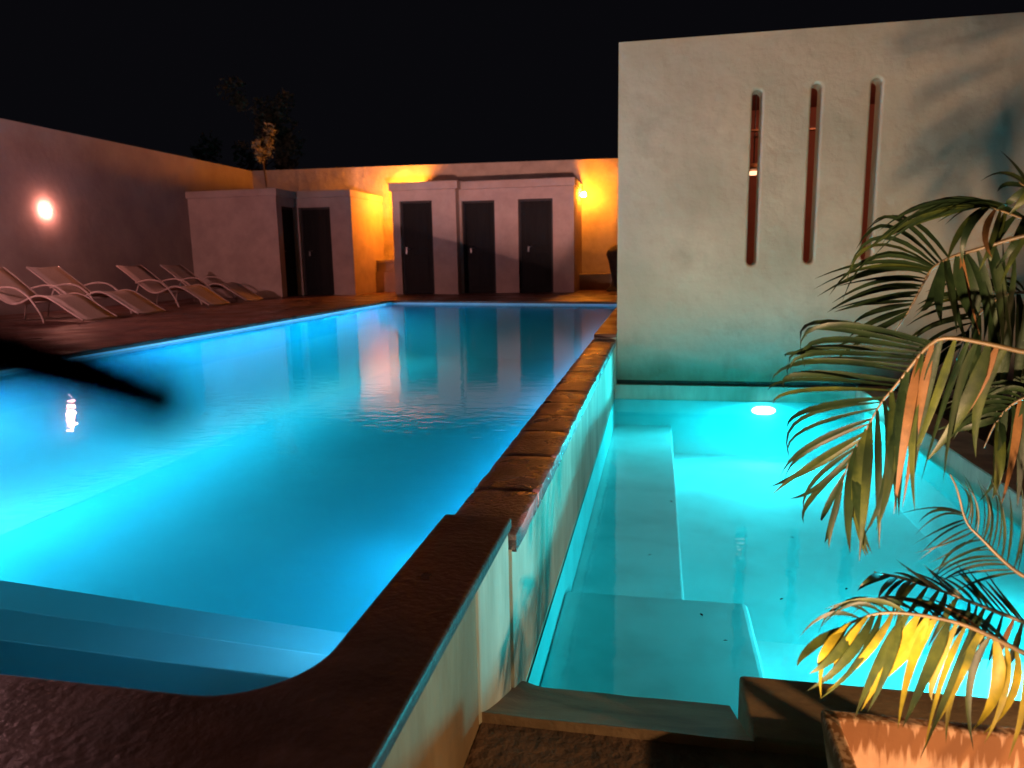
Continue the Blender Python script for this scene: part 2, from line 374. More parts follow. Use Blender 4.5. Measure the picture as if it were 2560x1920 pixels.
# slim glowing strip added under the left coping to light the pool evenly
B(-5.388, -5.378, 1.25, 14.0, -0.062, -0.045).build('fill_strip', emit('fill_strip_glow', (0.25, 0.75, 1.0), 0.6), mp_)
sl = light('fill_strip_light', 'AREA', (-5.36, 7.6, -0.10), PL2, (0.01, 0.50, 0.97))
sl.data.shape = 'RECTANGLE'; sl.data.size = 12.6; sl.data.size_y = 0.05; sl.data.spread = R(84)
sd = Vector((0.755, 0, -0.656)); sl.matrix_world = Matrix((Vector((0, 1, 0)), (-sd).cross(Vector((0, 1, 0))), -sd)).transposed().to_4x4()
sl.location = (-5.36, 7.6, -0.10)
B(-0.690, -0.667, 2.3, 13.0, -0.20, -0.17).build('fill_strip', emit('fill_strip_glow_low', (0.3, 0.8, 1.0), 1), mp_)  # unseen strip added on the weir side as fill for the pool
sl = light('fill_strip_light', 'AREA', (-0.71, 7.6, -0.21), PL2*0.2, (0.01, 0.48, 0.97))
sl.data.shape = 'RECTANGLE'; sl.data.size = 10.6; sl.data.size_y = 0.06; sl.data.spread = R(130)
sd = Vector((-0.42, 0, -0.907)); sl.matrix_world = Matrix((Vector((0, 1, 0)), (-sd).cross(Vector((0, 1, 0))), -sd)).transposed().to_4x4()
sl.location = (-0.71, 7.6, -0.21)
light('pool_lamp_light', 'SPOT', (-0.73, 2.05, -0.135), 15, (0.02, 0.52, 0.97), (-2.2, 1.85, -0.4), 140, 0.9, 0.05)  # hidden lamp added to brighten the near steps
uw_lamp(mp_, (-0.667, 2.05, -0.15), 'x', -1, 0.07, 0.05, M_uw)  # unseen fixture for the added step lamp

# ------------------------------------------------------------------ plunge pool
pp = thing('plunge_pool', (0.8, 2.2, -1.25), 'small plunge pool of bright turquoise water beneath the slit wall', 'plunge pool')
zf2 = -1.27
b = MB()
b.poly([(-0.445,1.9,zf2),(1.962,1.9,zf2),(1.962,7.735,zf2),(-0.445,7.735,zf2)])
b.poly([(-0.436,1.9,zf2),(-0.436,7.735,zf2),(-0.436,7.735,-0.70),(-0.436,1.9,-0.70)])
b.poly([(1.958,1.9,zf2),(1.958,7.735,zf2),(1.958,7.735,-0.70),(1.958,1.9,-0.70)])
b.poly([(-0.445,7.728,zf2),(1.962,7.728,zf2),(1.962,7.728,-0.70),(-0.445,7.728,-0.70)])
b.build('basin', M_shell2, pp, weld=False)
MB().box(-0.437,0.16,3.40,7.728,zf2+.002,-0.97).build('bench', M_shell2, pp, bevel=0.015, seg=3)
MB().box(-0.437,0.45,2.06,3.45,zf2+.001,-0.855).build('tread', M_shell2, pp, bevel=0.03, seg=3)
MB().box(0.44,1.958,2.055,3.48,zf2+.003,-1.06).build('tread', M_shell2, pp, bevel=0.02, seg=3)
# right hand coping and the near rim block
MB().box(1.96,2.25,2.052,7.728,-1.3,-0.53).build('side_coping', M_edge, pp, bevel=0.012)
MB().box(1.955,2.255,2.06,7.72,-0.53,-0.515).build('coping_top', M_rim, pp, bevel=0.004)
MB().box(0.25,2.598,1.752,2.05,-1.3,-0.41).build('rim_block', M_rim, pp, bevel=0.012, seg=3)
# dished entry ramp between the dividing wall and the rim block
nx, ny = 28, 22
q = MB()
x0, x1, y0, y1 = -0.452, 0.256, 1.745, 2.58
def ramp_z(x, y):
    t = (y-1.75)/(2.33-1.75)
    z = -0.41 - 0.28*max(0, min(t, 1))**0.9
    dl, dr = x-(-0.44), 0.25-x
    k = min(1, max(0, t*1.2))
    if dl < 0.11: z += 0.025*(1-max(0, dl)/0.11)**2.2*k*min(1, max(0, (2.42-y)/0.14))
    if dr < 0.10: z += 0.03*(1-dr/0.10)**2.2*k*min(1, max(0, (2.09-y)/0.08))
    if t > 1: z -= (t-1)*1.6
    z = min(z, -0.405)
    return z + 0.003*mnoise.noise(Vector((x*9, y*9, 0)))
for j in range(ny+1):
    for i in range(nx+1):
        x = x0+(x1-x0)*i/nx; y = y0+(y1-y0)*j/ny
        q.v.append((x, y, ramp_z(x, y)))
for j in range(ny):
    for i in range(nx):
        k = j*(nx+1)+i; q.f.append((k, k+1, k+nx+2, k+nx+1)); q.sm.append(True)
k = len(q.v)
q.v += [(x0, y0, -0.6), (x1, y0, -0.6)]
q.f.append(tuple([k+1, k] + list(range(0, nx+1)))); q.sm.append(False)
q.build('entry_ramp', M_rim, pp)
uw_lamp(pp, (1.085, 7.727, -0.785), 'y', -1, 0.115, 0.042, M_uw2)
light('plunge_lamp_light', 'SPOT', (1.085, 7.60, -0.76), PL3, (0.03, 0.80, 0.92), (0.7, 4.2, -0.95), 170, 0.5, 0.05)

uw_lamp(pp, (1.957, 3.1, -0.78), 'x', -1, 0.11, 0.05, M_uw2)  # unseen second lamp, added to brighten the treads
light('plunge_lamp_light', 'SPOT', (1.86, 3.1, -0.735), PL4, (0.03, 0.80, 0.92), (0.2, 3.0, -0.9), 165, 0.5, 0.05)  # beam of the added tread lamp

# ------------------------------------------------------------------ dividing weir wall
ww = thing('weir_wall', (-0.55, 1.0, -0.5), 'low dividing wall with wet stone overflow coping between the two pools', 'wall')
B(-0.66,-0.455,-5,1.728,-1.2,-0.041).build('rendered_face', M_raw, ww)
B(-0.66,-0.449,1.732,2.148,-1.3,-0.041).build('end_pier', M_edge, ww, bevel=0.02, seg=3)
B(-0.66,-0.443,2.152,7.74,-1.3,-0.112).build('wall_body', M_edge, ww)
B(-0.66,-0.425,7.742,13.35,-0.6,-0.041).build('wall_body', M_edge, ww)
y = 2.152; i = 0
while y < 7.70:
    L = min(random.uniform(0.36, 0.56), 7.738-y)
    if 7.738-y-L < 0.2: L = 7.738-y
    q = MB(); n1, n2 = 10, 8
    dz = random.uniform(-0.0015, 0.0015)
    for a in range(n1+1):
        for c_ in range(n2+1):
            xx = -0.672+0.246*c_/n2; yy = y+0.0012+(L-0.0035)*a/n1
            e = min(a, n1-a, 2)/2.0; e2 = min(c_, n2-c_, 2)/2.0
            zz = -0.055+dz-0.0015*(1-min(1, e))**2-0.005*(1-min(1, e2))**2 + 0.0022*mnoise.noise(Vector((xx*11, yy*11, i*3.1))) + 0.0022*mnoise.noise(Vector((xx*31, yy*31, i*1.7)))
            xx += 0.006*mnoise.noise(Vector((yy*8, c_*.1, 5+i))) if c_ in (0, n2) else 0
            q.v.append((xx, yy, zz))
    for a in range(n1):
        for c_ in range(n2):
            k = a*(n2+1)+c_; q.f.append((k, k+1, k+n2+2, k+n2+1)); q.sm.append(True)
    rim = [c_ for c_ in range(n2+1)] + [a*(n2+1)+n2 for a in range(1, n1+1)] + [n1*(n2+1)+c_ for c_ in range(n2-1, -1, -1)] + [a*(n2+1) for a in range(n1-1, 0, -1)]
    k0 = len(q.v)
    for r_ in rim:
        p = q.v[r_]; q.v.append((p[0], p[1], -0.118))
    for j in range(len(rim)):
        j2 = (j+1) % len(rim); q.f.append((rim[j], k0+j, k0+j2, rim[j2])); q.sm.append(False)
    q.build('coping_stone', M_weir, ww)
    y += L; i += 1

# ------------------------------------------------------------------ slit wall (pale wall behind the plunge pool)
sw = thing('slit_wall', (0.8, 7.75, -0.5), 'tall cream plaster wall with three narrow rounded slits', 'wall')
Y0, Y1, Z0, Z1 = 7.75, 7.97, -0.49, 2.89
XL, XR = -0.418, 4.6
cells = [(0.915, 0.69, 2.375), (1.455, 0.70, 2.40), (1.985, 0.715, 2.415)]
q = MB()
def rect(xa, xb, za, zb, y): q.poly([(xa,y,za),(xb,y,za),(xb,y,zb),(xa,y,zb)])
HW = 0.27
rect(XL, cells[0][0]-HW, Z0, Z1, Y0); rect(cells[2][0]+HW, XR, Z0, Z1, Y0)
bounds = [cells[0][0]-HW, (cells[0][0]+cells[1][0])/2, (cells[1][0]+cells[2][0])/2, cells[2][0]+HW]
NA = 16
def outline(cx, za, zb, w):
    pts = []
    zt = zb-0.052; zbm = za+0.052
    for i in range(NA+1):
        a = math.pi*i/NA; pts.append((cx+w*math.cos(a), zt+w*math.sin(a)))
    for i in range(NA+1):
        a = math.pi+math.pi*i/NA; pts.append((cx+w*math.cos(a), zbm+w*math.sin(a)))
    return pts
for ci, (cx, za, zb) in enumerate(cells):
    xa, xb = bounds[ci], bounds[ci+1]
    loops = []
    for kk in range(7):
        a = math.pi/2*kk/6
        off = 0.028*(1-math.sin(a)); dep = 0.028*(1-math.cos(a))
        loops.append([(p[0], Y0+dep, p[1]) for p in outline(cx, za, zb, 0.046+off)])
    loops.append([(p[0], Y1, p[1]) for p in outline(cx, za, zb, 0.046)])
    n = len(loops[0])
    base = len(q.v)
    for lp in loops: q.v += lp
    for i in range(len(loops)-1):
        for j in range(n):
            j2 = (j+1) % n; q.f.append((base+i*n+j, base+(i+1)*n+j, base+(i+1)*n+j2, base+i*n+j2)); q.sm.append(i < 6)
    # surround: outline to the cell rectangle
    zt, zbm = zb-0.052, za+0.052
    def along(path, f):
        L = [ (Vector(path[i+1])-Vector(path[i])).length for i in range(len(path)-1)]; T = sum(L)*f
        for i, l_ in enumerate(L):
            if T <= l_ or i == len(L)-1: return Vector(path[i]).lerp(Vector(path[i+1]), min(1, T/l_))
            T -= l_
    topp = [(xb, zt), (xb, Z1), (xa, Z1), (xa, zt)]; botp = [(xa, zbm), (xa, Z0), (xb, Z0), (xb, zbm)]
    ro = [along(topp, i/NA) for i in range(NA+1)] + [along(botp, i/NA) for i in range(NA+1)]
    rb = len(q.v); q.v += [(p[0], Y0, p[1]) for p in ro]
    for j in range(n):
        j2 = (j+1) % n; q.f.append((base+j, base+j2, rb+j2, rb+j)); q.sm.append(False)
    # corners of the rectangle skipped by the sampling
    def corner(pc, lst, idx):
        d = sorted(range(len(lst)), key=lambda t: (lst[t]-Vector(pc)).length)[:1]
    for pc in (topp[1], topp[2], botp[1], botp[2]):
        lst = ro[:NA+1] if pc in topp else ro[NA+1:]
        for t in range(NA):
            a_, b_ = lst[t], lst[t+1]
            if (abs(a_[0]-pc[0]) < 1e-6 and abs(b_[1]-pc[1]) < 1e-6 or abs(a_[1]-pc[1]) < 1e-6 and abs(b_[0]-pc[0]) < 1e-6) and (a_-Vector(pc)).length > 1e-6 and (b_-Vector(pc)).length > 1e-6 and (a_-b_).length > 1e-6 and abs(a_[0]-b_[0]) > 1e-6 and abs(a_[1]-b_[1]) > 1e-6:
                q.poly([(a_[0],Y0,a_[1]),(pc[0],Y0,pc[1]),(b_[0],Y0,b_[1])])
q.poly([(XL,Y0,Z1),(XR,Y0,Z1),(XR,Y1,Z1),(XL,Y1,Z1)])
q.poly([(XL,Y0,Z0),(XL,Y0,Z1),(XL,Y1,Z1),(XL,Y1,Z0)]); q.poly([(XR,Y0,Z0),(XR,Y1,Z0),(XR,Y1,Z1),(XR,Y0,Z1)])
q.poly([(XL,Y0,Z0),(XL,Y1,Z0),(XR,Y1,Z0),(XR,Y0,Z0)])
q.build('wall', M_wall, sw, weld=True)
B(-0.418,4.6,7.765,7.97,-0.538,-0.491).build('shadow_joint', M_statue, sw)
B(-0.440,4.6,7.736,7.97,-1.3,-0.540).build('plinth', M_edge, sw, bevel=0.006)
# the room behind the slits
rm = thing('garden_room', (2.0, 10.0, 0.0), 'dim red painted room seen only through the slits of the cream wall', 'room')
B(-0.40,4.6,11.6,11.8,0,2.86).build('back_wall', M_room, rm)
B(-0.40,-0.25,7.972,11.6,0.002,2.86).build('side_wall', M_room, rm)
B(4.45,4.6,7.972,11.6,0.002,2.86).build('side_wall', M_room, rm)
B(-0.40,4.6,7.972,11.8,2.862,2.886).build('ceiling', M_room, rm)
B(-0.415,4.6,7.972,12.0,-0.05,0.001).build('floor', M_wood, rm)
pl = thing('pendant_lamp', (1.165, 10, 1.85), 'glowing pendant lamp hanging inside the room, seen through the leftmost slit', 'lamp')
MB().tube([(1.165,10,2.86),(1.165,10,1.93)], 0.008, 6).build('cord', M_dark, pl)
MB().lathe([(0.02,0.06),(0.16,0.05),(0.17,0.0),(0.15,-0.015)], (1.165,10,1.87), 20).build('shade', M_wood, pl)
MB().lathe([(0.01,-0.05),(0.05,-0.045),(0.062,-0.015),(0.05,0.0)], (1.165,10,1.84), 14).build('bulb', emit('bulb_warm', (1.0, 0.55, 0.30), 2.2), pl)
fan = thing('ceiling_fan', (1.165, 9.8, 2.3), 'ceiling fan blade glimpsed high in the leftmost slit', 'fan')
MB().tube([(1.35,9.8,2.86),(1.35,9.8,2.32)], 0.015, 6).build('rod', M_dark, fan)
for a in (10, 100, 190, 280):
    ca, sa = math.cos(R(a)), math.sin(R(a)); q = MB()
    q.prism([(1.35+ca*r-sa*w, 9.8+sa*r+ca*w) for r, w in ((0.05,-0.04),(0.55,-0.07),(0.55,0.07),(0.05,0.04))], 2.29, 2.305)
    q.build('blade', M_wood, fan)
cl = thing('ceiling_lamp', (2.2, 9.2, 2.86), 'dim ceiling lamp deep inside the red room', 'lamp')
MB().lathe([(0.14,0.0),(0.14,-0.03),(0.10,-0.05)], (2.2,9.2,2.86), 18).build('base', M_wood, cl)
light('ceiling_lamp_light', 'POINT', (2.2, 9.2, 2.72), PROOM, (1.0, 0.40, 0.24), radius=0.08)

# ------------------------------------------------------------------ boundary walls
lw = B(-11.2,-11.0,-5,19.2,-0.5,3.31).build('boundary_wall', M_leftwall)
tag(lw, 'high plain left hand boundary wall with one round lit lamp behind the loungers', 'wall')
q = MB(); q.box(-11.0,6.2,19.0,19.2,-0.5,3.3)
q.v = [(x, y, (3.315-0.0095*(x+11)) if z > 3 else z) for x, y, z in q.v]
bw = q.build('boundary_wall', M_oldwall)
tag(bw, 'rough plastered back boundary wall glowing orange behind the bath houses', 'wall')

# ------------------------------------------------------------------ bath houses
def wall_front(q, x0, x1, yf, yb, z1, doors):
    x = x0
    for (a, b_, zt) in doors:
        if a > x: q.box(x, a, yf, yb, 0, z1)
        q.box(a, b_, yf, yb, zt, z1)
        x = b_
    if x < x1: q.box(x, x1, yf, yb, 0, z1)
def door(parent, a, b_, yf, zt, hx, rec=0.10, axis='y', lab=None):
    # a..b_ along the wall, recessed leaf with frame and handle
    def bx(u0, u1, v0, v1, z0, z1):
        return B(u0, u1, v0, v1, z0, z1) if axis == 'y' else B(v0, v1, u0, u1, z0, z1)
    s = 1 if axis == 'y' else -1
    def vv(p, r_): return (p, r_) if s > 0 else (-r_, -p)
    f0, f1 = rec-0.02, rec+0.05
    def V(d0, d1): return (yf+d0, yf+d1) if s > 0 else (yf-d1, yf-d0)
    leaf = bx(a+0.045, b_-0.045, *V(rec, rec+0.04), 0.01, zt-0.045).build('door', M_door, parent)
    fr = MB()
    for (u0, u1, z0, z1) in ((a, a+0.045, 0, zt), (b_-0.045, b_, 0, zt), (a+0.045, b_-0.045, zt-0.045, zt)):
        t = bx(u0, u1, *V(f0, f1), z0, z1); k = len(fr.v); fr.v += t.v; fr.f += [tuple(k+i for i in f) for f in t.f]; fr.sm += t.sm
    fr.build('frame', M_frame, leaf)
    pl_ = MB()
    for i in range(2):
        z0, z1 = (0.16, 0.92) if i == 0 else (1.08, zt-0.2)
        bx(a+0.15, b_-0.15, *V(rec-0.008, rec-0.0005), z0, z1).build('panel', M_door, leaf, bevel=0.004)
    hz = 1.04
    h0 = bx(hx-0.018, hx+0.018, *V(rec-0.008, rec), hz-0.08, hz+0.08); h0.build('handle_plate', M_handle, leaf)
    d = V(rec-0.05, rec-0.05)[0]; sg = 1 if hx < (a+b_)/2 else -1
    if axis == 'y': pts = [(hx, yf+rec, hz+0.04), (hx, yf+rec-0.045, hz+0.04), (hx+sg*0.11, yf+rec-0.045, hz+0.035)]
    else: pts = [(yf-rec, hx, hz+0.04), (yf-rec+0.045, hx, hz+0.04), (yf-rec+0.045, hx+sg*0.11, hz+0.035)]
    MB().tube(pts, 0.009, 8).build('handle', M_handle, leaf)
    return leaf
# centre bath house: three doors, left bay steps forward
bh = thing('bath_house', (-4.1, 16.9, 0), 'central flat roofed bath house with three dark doors', 'bath house')
q = MB()
wall_front(q, -6.22, -4.66, 16.90, 17.08, 2.43, [(-6.04, -5.24, 2.19)])
q.box(-4.80, -4.66, 17.08, 17.20, 0, 2.43)
wall_front(q, -4.658, -1.93, 17.20, 17.38, 2.43, [(-4.60, -3.80, 2.17), (-3.24, -2.42, 2.17)])
q.box(-6.22, -6.04, 17.081, 18.998, 0, 2.43)
q.box(-2.11, -1.93, 17.381, 18.998, 0, 2.43)
q.build('wall', M_bath, bh)
q = MB(); q.prism([(-6.27,16.82),(-4.59,16.82),(-4.59,17.13),(-1.90,17.13),(-1.90,18.998),(-6.27,18.998)], 2.432, 2.61)
q.build('roof', M_bath, bh, bevel=0.006)
door(bh, -6.04, -5.24, 16.90, 2.19, -5.94)
door(bh, -4.60, -3.80, 17.20, 2.17, -4.42)
door(bh, -3.24, -2.42, 17.20, 2.17, -3.02)
# left bath house: L shaped, one door in the return and one in the recessed face
lb = thing('bath_house', (-9, 16.0, 0), 'left bath house in the corner with two dark doors meeting at an inside angle', 'bath house')
q = MB()
q.box(-10.998, -8.72, 16.0, 16.15, 0, 2.34)
q.box(-8.87, -8.72, 16.151, 16.24, 0, 2.34); q.box(-8.87, -8.72, 16.24, 16.86, 2.12, 2.34)
wall_front(q, -8.87, -7.27, 16.92, 17.07, 2.34, [(-8.64, -7.82, 2.12)])
q.box(-7.42, -7.27, 17.071, 18.998, 0, 2.34)
q.build('wall', M_bath, lb)
q = MB(); q.prism([(-10.998,15.93),(-8.66,15.93),(-8.66,16.85),(-7.25,16.85),(-7.25,18.998),(-10.998,18.998)], 2.342, 2.50)
q.build('roof', M_bath, lb, bevel=0.006)
door(lb, 16.10, 16.86, -8.72, 2.12, 16.24, 0.06, 'x')
door(lb, -8.64, -7.82, 16.92, 2.12, -8.46)
# stepped bench in the passage between the two houses, and a shutter
sb = thing('stepped_bench', (-6.8, 18.6, 0), 'stepped masonry bench in the glowing passage between the bath houses', 'bench')
B(-7.268, -6.225, 18.30, 18.998, 0, 0.52).build('plinth', M_oldwall, sb)
B(-7.268, -6.225, 18.42, 18.998, 0.522, 0.75).build('riser', M_oldwall, sb, bevel=0.01)
B(-7.268, -6.225, 18.36, 18.998, 0.752, 0.83).build('slab', M_oldwall, sb, bevel=0.01)
B(-7.1, -6.225, 18.82, 18.998, 0.832, 0.98).build('ledge', M_oldwall, sb, bevel=0.01)
sh = B(-6.86, -6.50, 18.93, 18.998, 1.10, 2.28).build('shutter', mat('shutter_red', (0.22, 0.045, 0.02), (0.30, 0.07, 0.03), 0.5, 6, 4)); tag(sh, 'tall narrow red shutter on the back wall above the stepped bench', 'shutter')
bn = thing('low_bench', (-1.5, 18.7, 0), 'low masonry bench along the orange back wall right of the bath house', 'bench')
B(-1.928, 1.5, 18.45, 18.998, 0, 0.34).build('base', M_oldwall, bn)
B(-1.928, 1.5, 18.40, 18.998, 0.342, 0.40).build('seat', M_oldwall, bn, bevel=0.012)
# ------------------------------------------------------------------ lamps
def sconce(loc, axis, sgn, label, m, r=0.062, ro=0.10):
    t = thing('wall_lamp', loc, label, 'lamp')
    x, y, z = loc
    off = (sgn*ro, 0, 0) if axis == 'x' else (0, sgn*ro, 0)
    bp = (x, y, z)
    pr = [(0.055, 0.0), (0.055, sgn*0.018), (0.03, sgn*0.035)]
    MB().lathe(pr, bp, 16, axis).build('back_plate', M_metal, t)
    MB().tube([bp, (x+off[0]*.7, y+off[1]*.7, z-0.05), (x+off[0], y+off[1], z-0.045)], 0.010, 8).build('arm', M_metal, t)
    c = (x+off[0], y+off[1], z)
    MB().lathe([(0.035, -0.055), (0.045, -0.045), (0.042, -0.03)], c, 14).build('socket', M_metal, t)
    MB().lathe([(r*math.cos(R(a))+0.002, r*1.15*math.sin(R(a))) for a in range(-60, 91, 15)], (c[0], c[1], c[2]+0.02), 16).build('globe', m, t)
    return t
M_sconce = emit('sconce_glow', (1.0, 0.27, 0.015), PSC)
M_sconce2 = emit('sconce_glow_bright', (1.0, 0.27, 0.015), PSC2)
sconce((-6.222, 18.45, 2.41), 'x', -1, 'lit lamp in the passage, on the left side wall of the central bath house', M_sconce, 0.062, 0.20)
sconce((-1.928, 18.45, 2.30), 'x', 1, 'bright starry lamp on the right side wall of the central bath house', M_sconce2)
# left wall bulkhead lamp
M_bulk = emit('bulkhead_glow', (1.0, 0.34, 0.26), PBULK); M_lantern_fill = emit('lantern_fill_glow', (1.0, 0.46, 0.46), PBULK*7.0)
yl = 11.76
t = thing('wall_lamp', (-11.0, yl, 1.83), 'round glowing bulkhead lamp on the dark left wall above the loungers', 'lamp')
MB().lathe([(0.075, 0.0), (0.075, 0.012), (0.07, 0.016)], (-11.0, yl, 1.83), 24, 'x').build('base', M_metal, t)
MB().lathe([(0.078*math.cos(R(a))+0.001, 0.016+0.07*math.sin(R(a))) for a in range(0, 91, 15)], (-11.0, yl, 1.83), 24, 'x').build('glass_dome', M_bulk, t)
t = thing('lantern', (-9.2, 5.4, 0.0), 'pink glowing lantern on a post, added unseen at the left to light the wall', 'lamp')  # unseen lantern added to brighten the left wall and loungers
MB().tube([(-9.2, 5.4, 0.0), (-9.2, 5.4, 2.0)], 0.03, 10).build('post', M_dark, t)
MB().lathe([(0.09*math.cos(R(a))+0.001, 0.09*math.sin(R(a))) for a in range(-75, 91, 15)], (-9.2, 5.4, 2.08), 18).build('globe', M_lantern_fill, t)

# ------------------------------------------------------------------ loungers
def lounger():
    root = thing('sun_lounger', (0, 0, 0), 'x', 'sun lounger', 'sun loungers lined up along the left wall')
    key = [(-1.95, 0.80), (-1.75, 0.655), (-1.5, 0.46), (-1.35, 0.34), (-1.2, 0.275), (-1.05, 0.285), (-0.88, 0.35), (-0.72, 0.39), (-0.55, 0.36), (-0.35, 0.245), (-0.15, 0.12), (0.0, 0.035)]
    def cr(ks, n):
        out = []
        for i in range(len(ks)-1):
            p0, p1, p2, p3 = (Vector(ks[max(i-1, 0)]), Vector(ks[i]), Vector(ks[i+1]), Vector(ks[min(i+2, len(ks)-1)]))
            for j in range(n):
                u = j/n
                out.append(0.5*((2*p1)+(-p0+p2)*u+(2*p0-5*p1+4*p2-p3)*u*u+(-p0+3*p1-3*p2+p3)*u**3))
        out.append(Vector(ks[-1])); return out
    prof = cr(key, 4); Wd = 0.66
    q = MB(); n = len(prof)
    for p in prof:
        for yy in (0.02, 0.18, 0.33, 0.48, Wd-0.02):
            sag = -0.012*math.sin(math.pi*yy/Wd)
            q.v.append((p[0], yy, p[1]+sag))
    for i in range(n-1):
        for j in range(4):
            k = i*5+j; q.f.append((k, k+1, k+6, k+5)); q.sm.append(True)
    s = q.build('sling', M_sling, root); sm = s.modifiers.new('thick', 'SOLIDIFY'); sm.thickness = 0.012
    arm = cr([(-1.55, 0.47), (-1.42, 0.50), (-1.25, 0.525), (-1.05, 0.50), (-0.88, 0.39), (-0.76, 0.24), (-0.68, 0.10), (-0.65, 0.0)], 5)
    for yy in (0.0, Wd):
        MB().tube([(p[0], yy, p[1]+0.004) for p in prof], 0.018, 8).build('side_frame', M_tube, root)
        MB().tube([(p[0], yy+(-0.022 if yy == 0 else 0.022), p[1]) for p in arm], 0.016, 8).build('armrest', M_tube, root)
    for (x, z) in ((-1.93, 0.785), (-0.03, 0.045), (-0.80, 0.30)):
        MB().tube([(x, 0, z), (x, Wd, z)], 0.012, 6).build('crossbar', M_tube, root)
    MB().tube([(-1.5, 0.0, 0.44), (-1.62, 0.0, 0.2), (-1.68, 0.0, 0.0)], 0.014, 6).build('rear_leg', M_tube, root)
    MB().tube([(-1.5, Wd, 0.44), (-1.62, Wd, 0.2), (-1.68, Wd, 0.0)], 0.014, 6).build('rear_leg', M_tube, root)
    return root
def copy_tree(o, parent=None):
    c = o.copy(); COL.objects.link(c); c.parent = parent
    for ch in o.children: copy_tree(ch, c)
    return c
L0_ = lounger()
spots = [(-8.06, 9.06, 'wave shaped sun lounger cut off by the left edge, closest of the row'),
         (-8.14, 10.32, 'wave shaped sun lounger second from the left edge, catching the wall lamp glow'),
         (-8.34, 12.52, 'wave shaped sun lounger third from the left edge, in dim light'),
         (-8.46, 14.02, 'darkest and farthest wave shaped sun lounger, beside the left bath house')]
lo = [L0_] + [copy_tree(L0_) for _ in range(3)]
for o, (x, y, lab) in zip(lo, spots):
    o.location = (x, y, 0.0); o['label'] = lab; o.rotation_euler = (0, 0, R(random.uniform(-2, 2)))

# ------------------------------------------------------------------ dark statue by the slit wall
prof = [(0.37, 0.0), (0.33, 0.05), (0.24, 0.12), (0.22, 0.25), (0.24, 0.4), (0.27, 0.55), (0.31, 0.72), (0.35, 0.86), (0.33, 0.95), (0.24, 1.03), (0.12, 1.08), (0.01, 1.09)]
q = MB().lathe(prof, (-0.86, 17.7, 0.0), 22)
q.v = [(-0.86+(x+0.86)*(1+0.16*mnoise.noise(Vector((x*4, y*4, z*5)))), 17.7+(y-17.7)*(1+0.16*mnoise.noise(Vector((x*4+9, y*4, z*5)))), z) for x, y, z in q.v]
tag(q.build('statue', M_statue), 'dark lumpy carved stone half hidden by the edge of the cream slit wall', 'statue')

# ------------------------------------------------------------------ trees beyond the wall
def leaf_cloud(centres, n, size, m, name, parent, rnd):
    q = MB()
    for _ in range(n):
        c, rad = rnd.choice(centres)
        d = Vector((rnd.gauss(0, 1), rnd.gauss(0, 1), rnd.gauss(0, 1))).normalized()*rad*rnd.random()**0.45
        p = Vector(c)+d
        a = Vector((rnd.gauss(0, 1), rnd.gauss(0, 1), rnd.gauss(0, .6))).normalized(); b_ = a.orthogonal().normalized()
        b_ = (b_*math.cos(rnd.random()*6)+a.cross(b_)*math.sin(rnd.random()*6)).normalized()
        s = size*rnd.uniform(0.6, 1.3)
        q.poly([p-a*s, p+b_*s*0.38, p+a*s, p-b_*s*0.38])
    return q.build(name, m, parent)
def tree(name, base, top, spread, nlimb, leaves, size, lab, m, seed, crad, cat='tree', zlo=0.45):
    rnd = random.Random(seed); t = thing(name, base, lab, cat)
    b0, tp = Vector(base), Vector(top)
    tr = MB(); pts = [b0.lerp(tp, i/6)+Vector((rnd.uniform(-.05,.05), rnd.uniform(-.05,.05), 0)) for i in range(7)]
    H = (tp-b0).length
    tr.tube(pts, [0.022*H*(1-0.8*i/6) for i in range(7)], 8)
    tr.build('trunk', M_bark, t)
    cs = []; lm = MB()
    for i in range(nlimb):
        f = rnd.uniform(zlo, 0.98); s_ = b0.lerp(tp, f)
        a = rnd.uniform(0, 6.28); e = s_+Vector((math.cos(a)*spread*rnd.uniform(.45, 1), math.sin(a)*spread*rnd.uniform(.45, 1), H*rnd.uniform(.05, .2)))
        mid = s_.lerp(e, .5)+Vector((0, 0, -0.04*H))
        lm.tube([s_, mid, e], [0.008*H*(1.1-f), 0.006*H*(1.1-f), 0.003*H*(1.1-f)+0.002], 6)
        cs.append((tuple(e), crad*rnd.uniform(.7, 1.2))); cs.append((tuple(mid.lerp(e, .5)), crad*rnd.uniform(.5, .9)))
    lm.build('limb', M_bark, t)
    leaf_cloud(cs, leaves, size, m, 'crown', t, rnd)
    return t
tree('tree', (-12.4, 22.2, -0.5), (-12.3, 22.0, 5.2), 1.0, 12, 2600, 0.10, 'tall dim feathery tree in the dark beyond the left corner of the wall', M_leaf_t, 3, 0.42, zlo=0.6)
tree('shrub', (-10.75, 19.45, -0.5), (-10.62, 18.95, 3.75), 0.30, 11, 420, 0.07, 'brightly lit leafy sprig leaning over the wall corner', M_leaf_s, 5, 0.16, 'shrub', zlo=0.93)
tree('shrub', (-13.3, 20.3, -0.5), (-13.3, 20.3, 4.0), 0.5, 8, 500, 0.08, 'faint low bush above the left boundary wall', M_leaf_t, 9, 0.25, 'shrub', zlo=0.8)

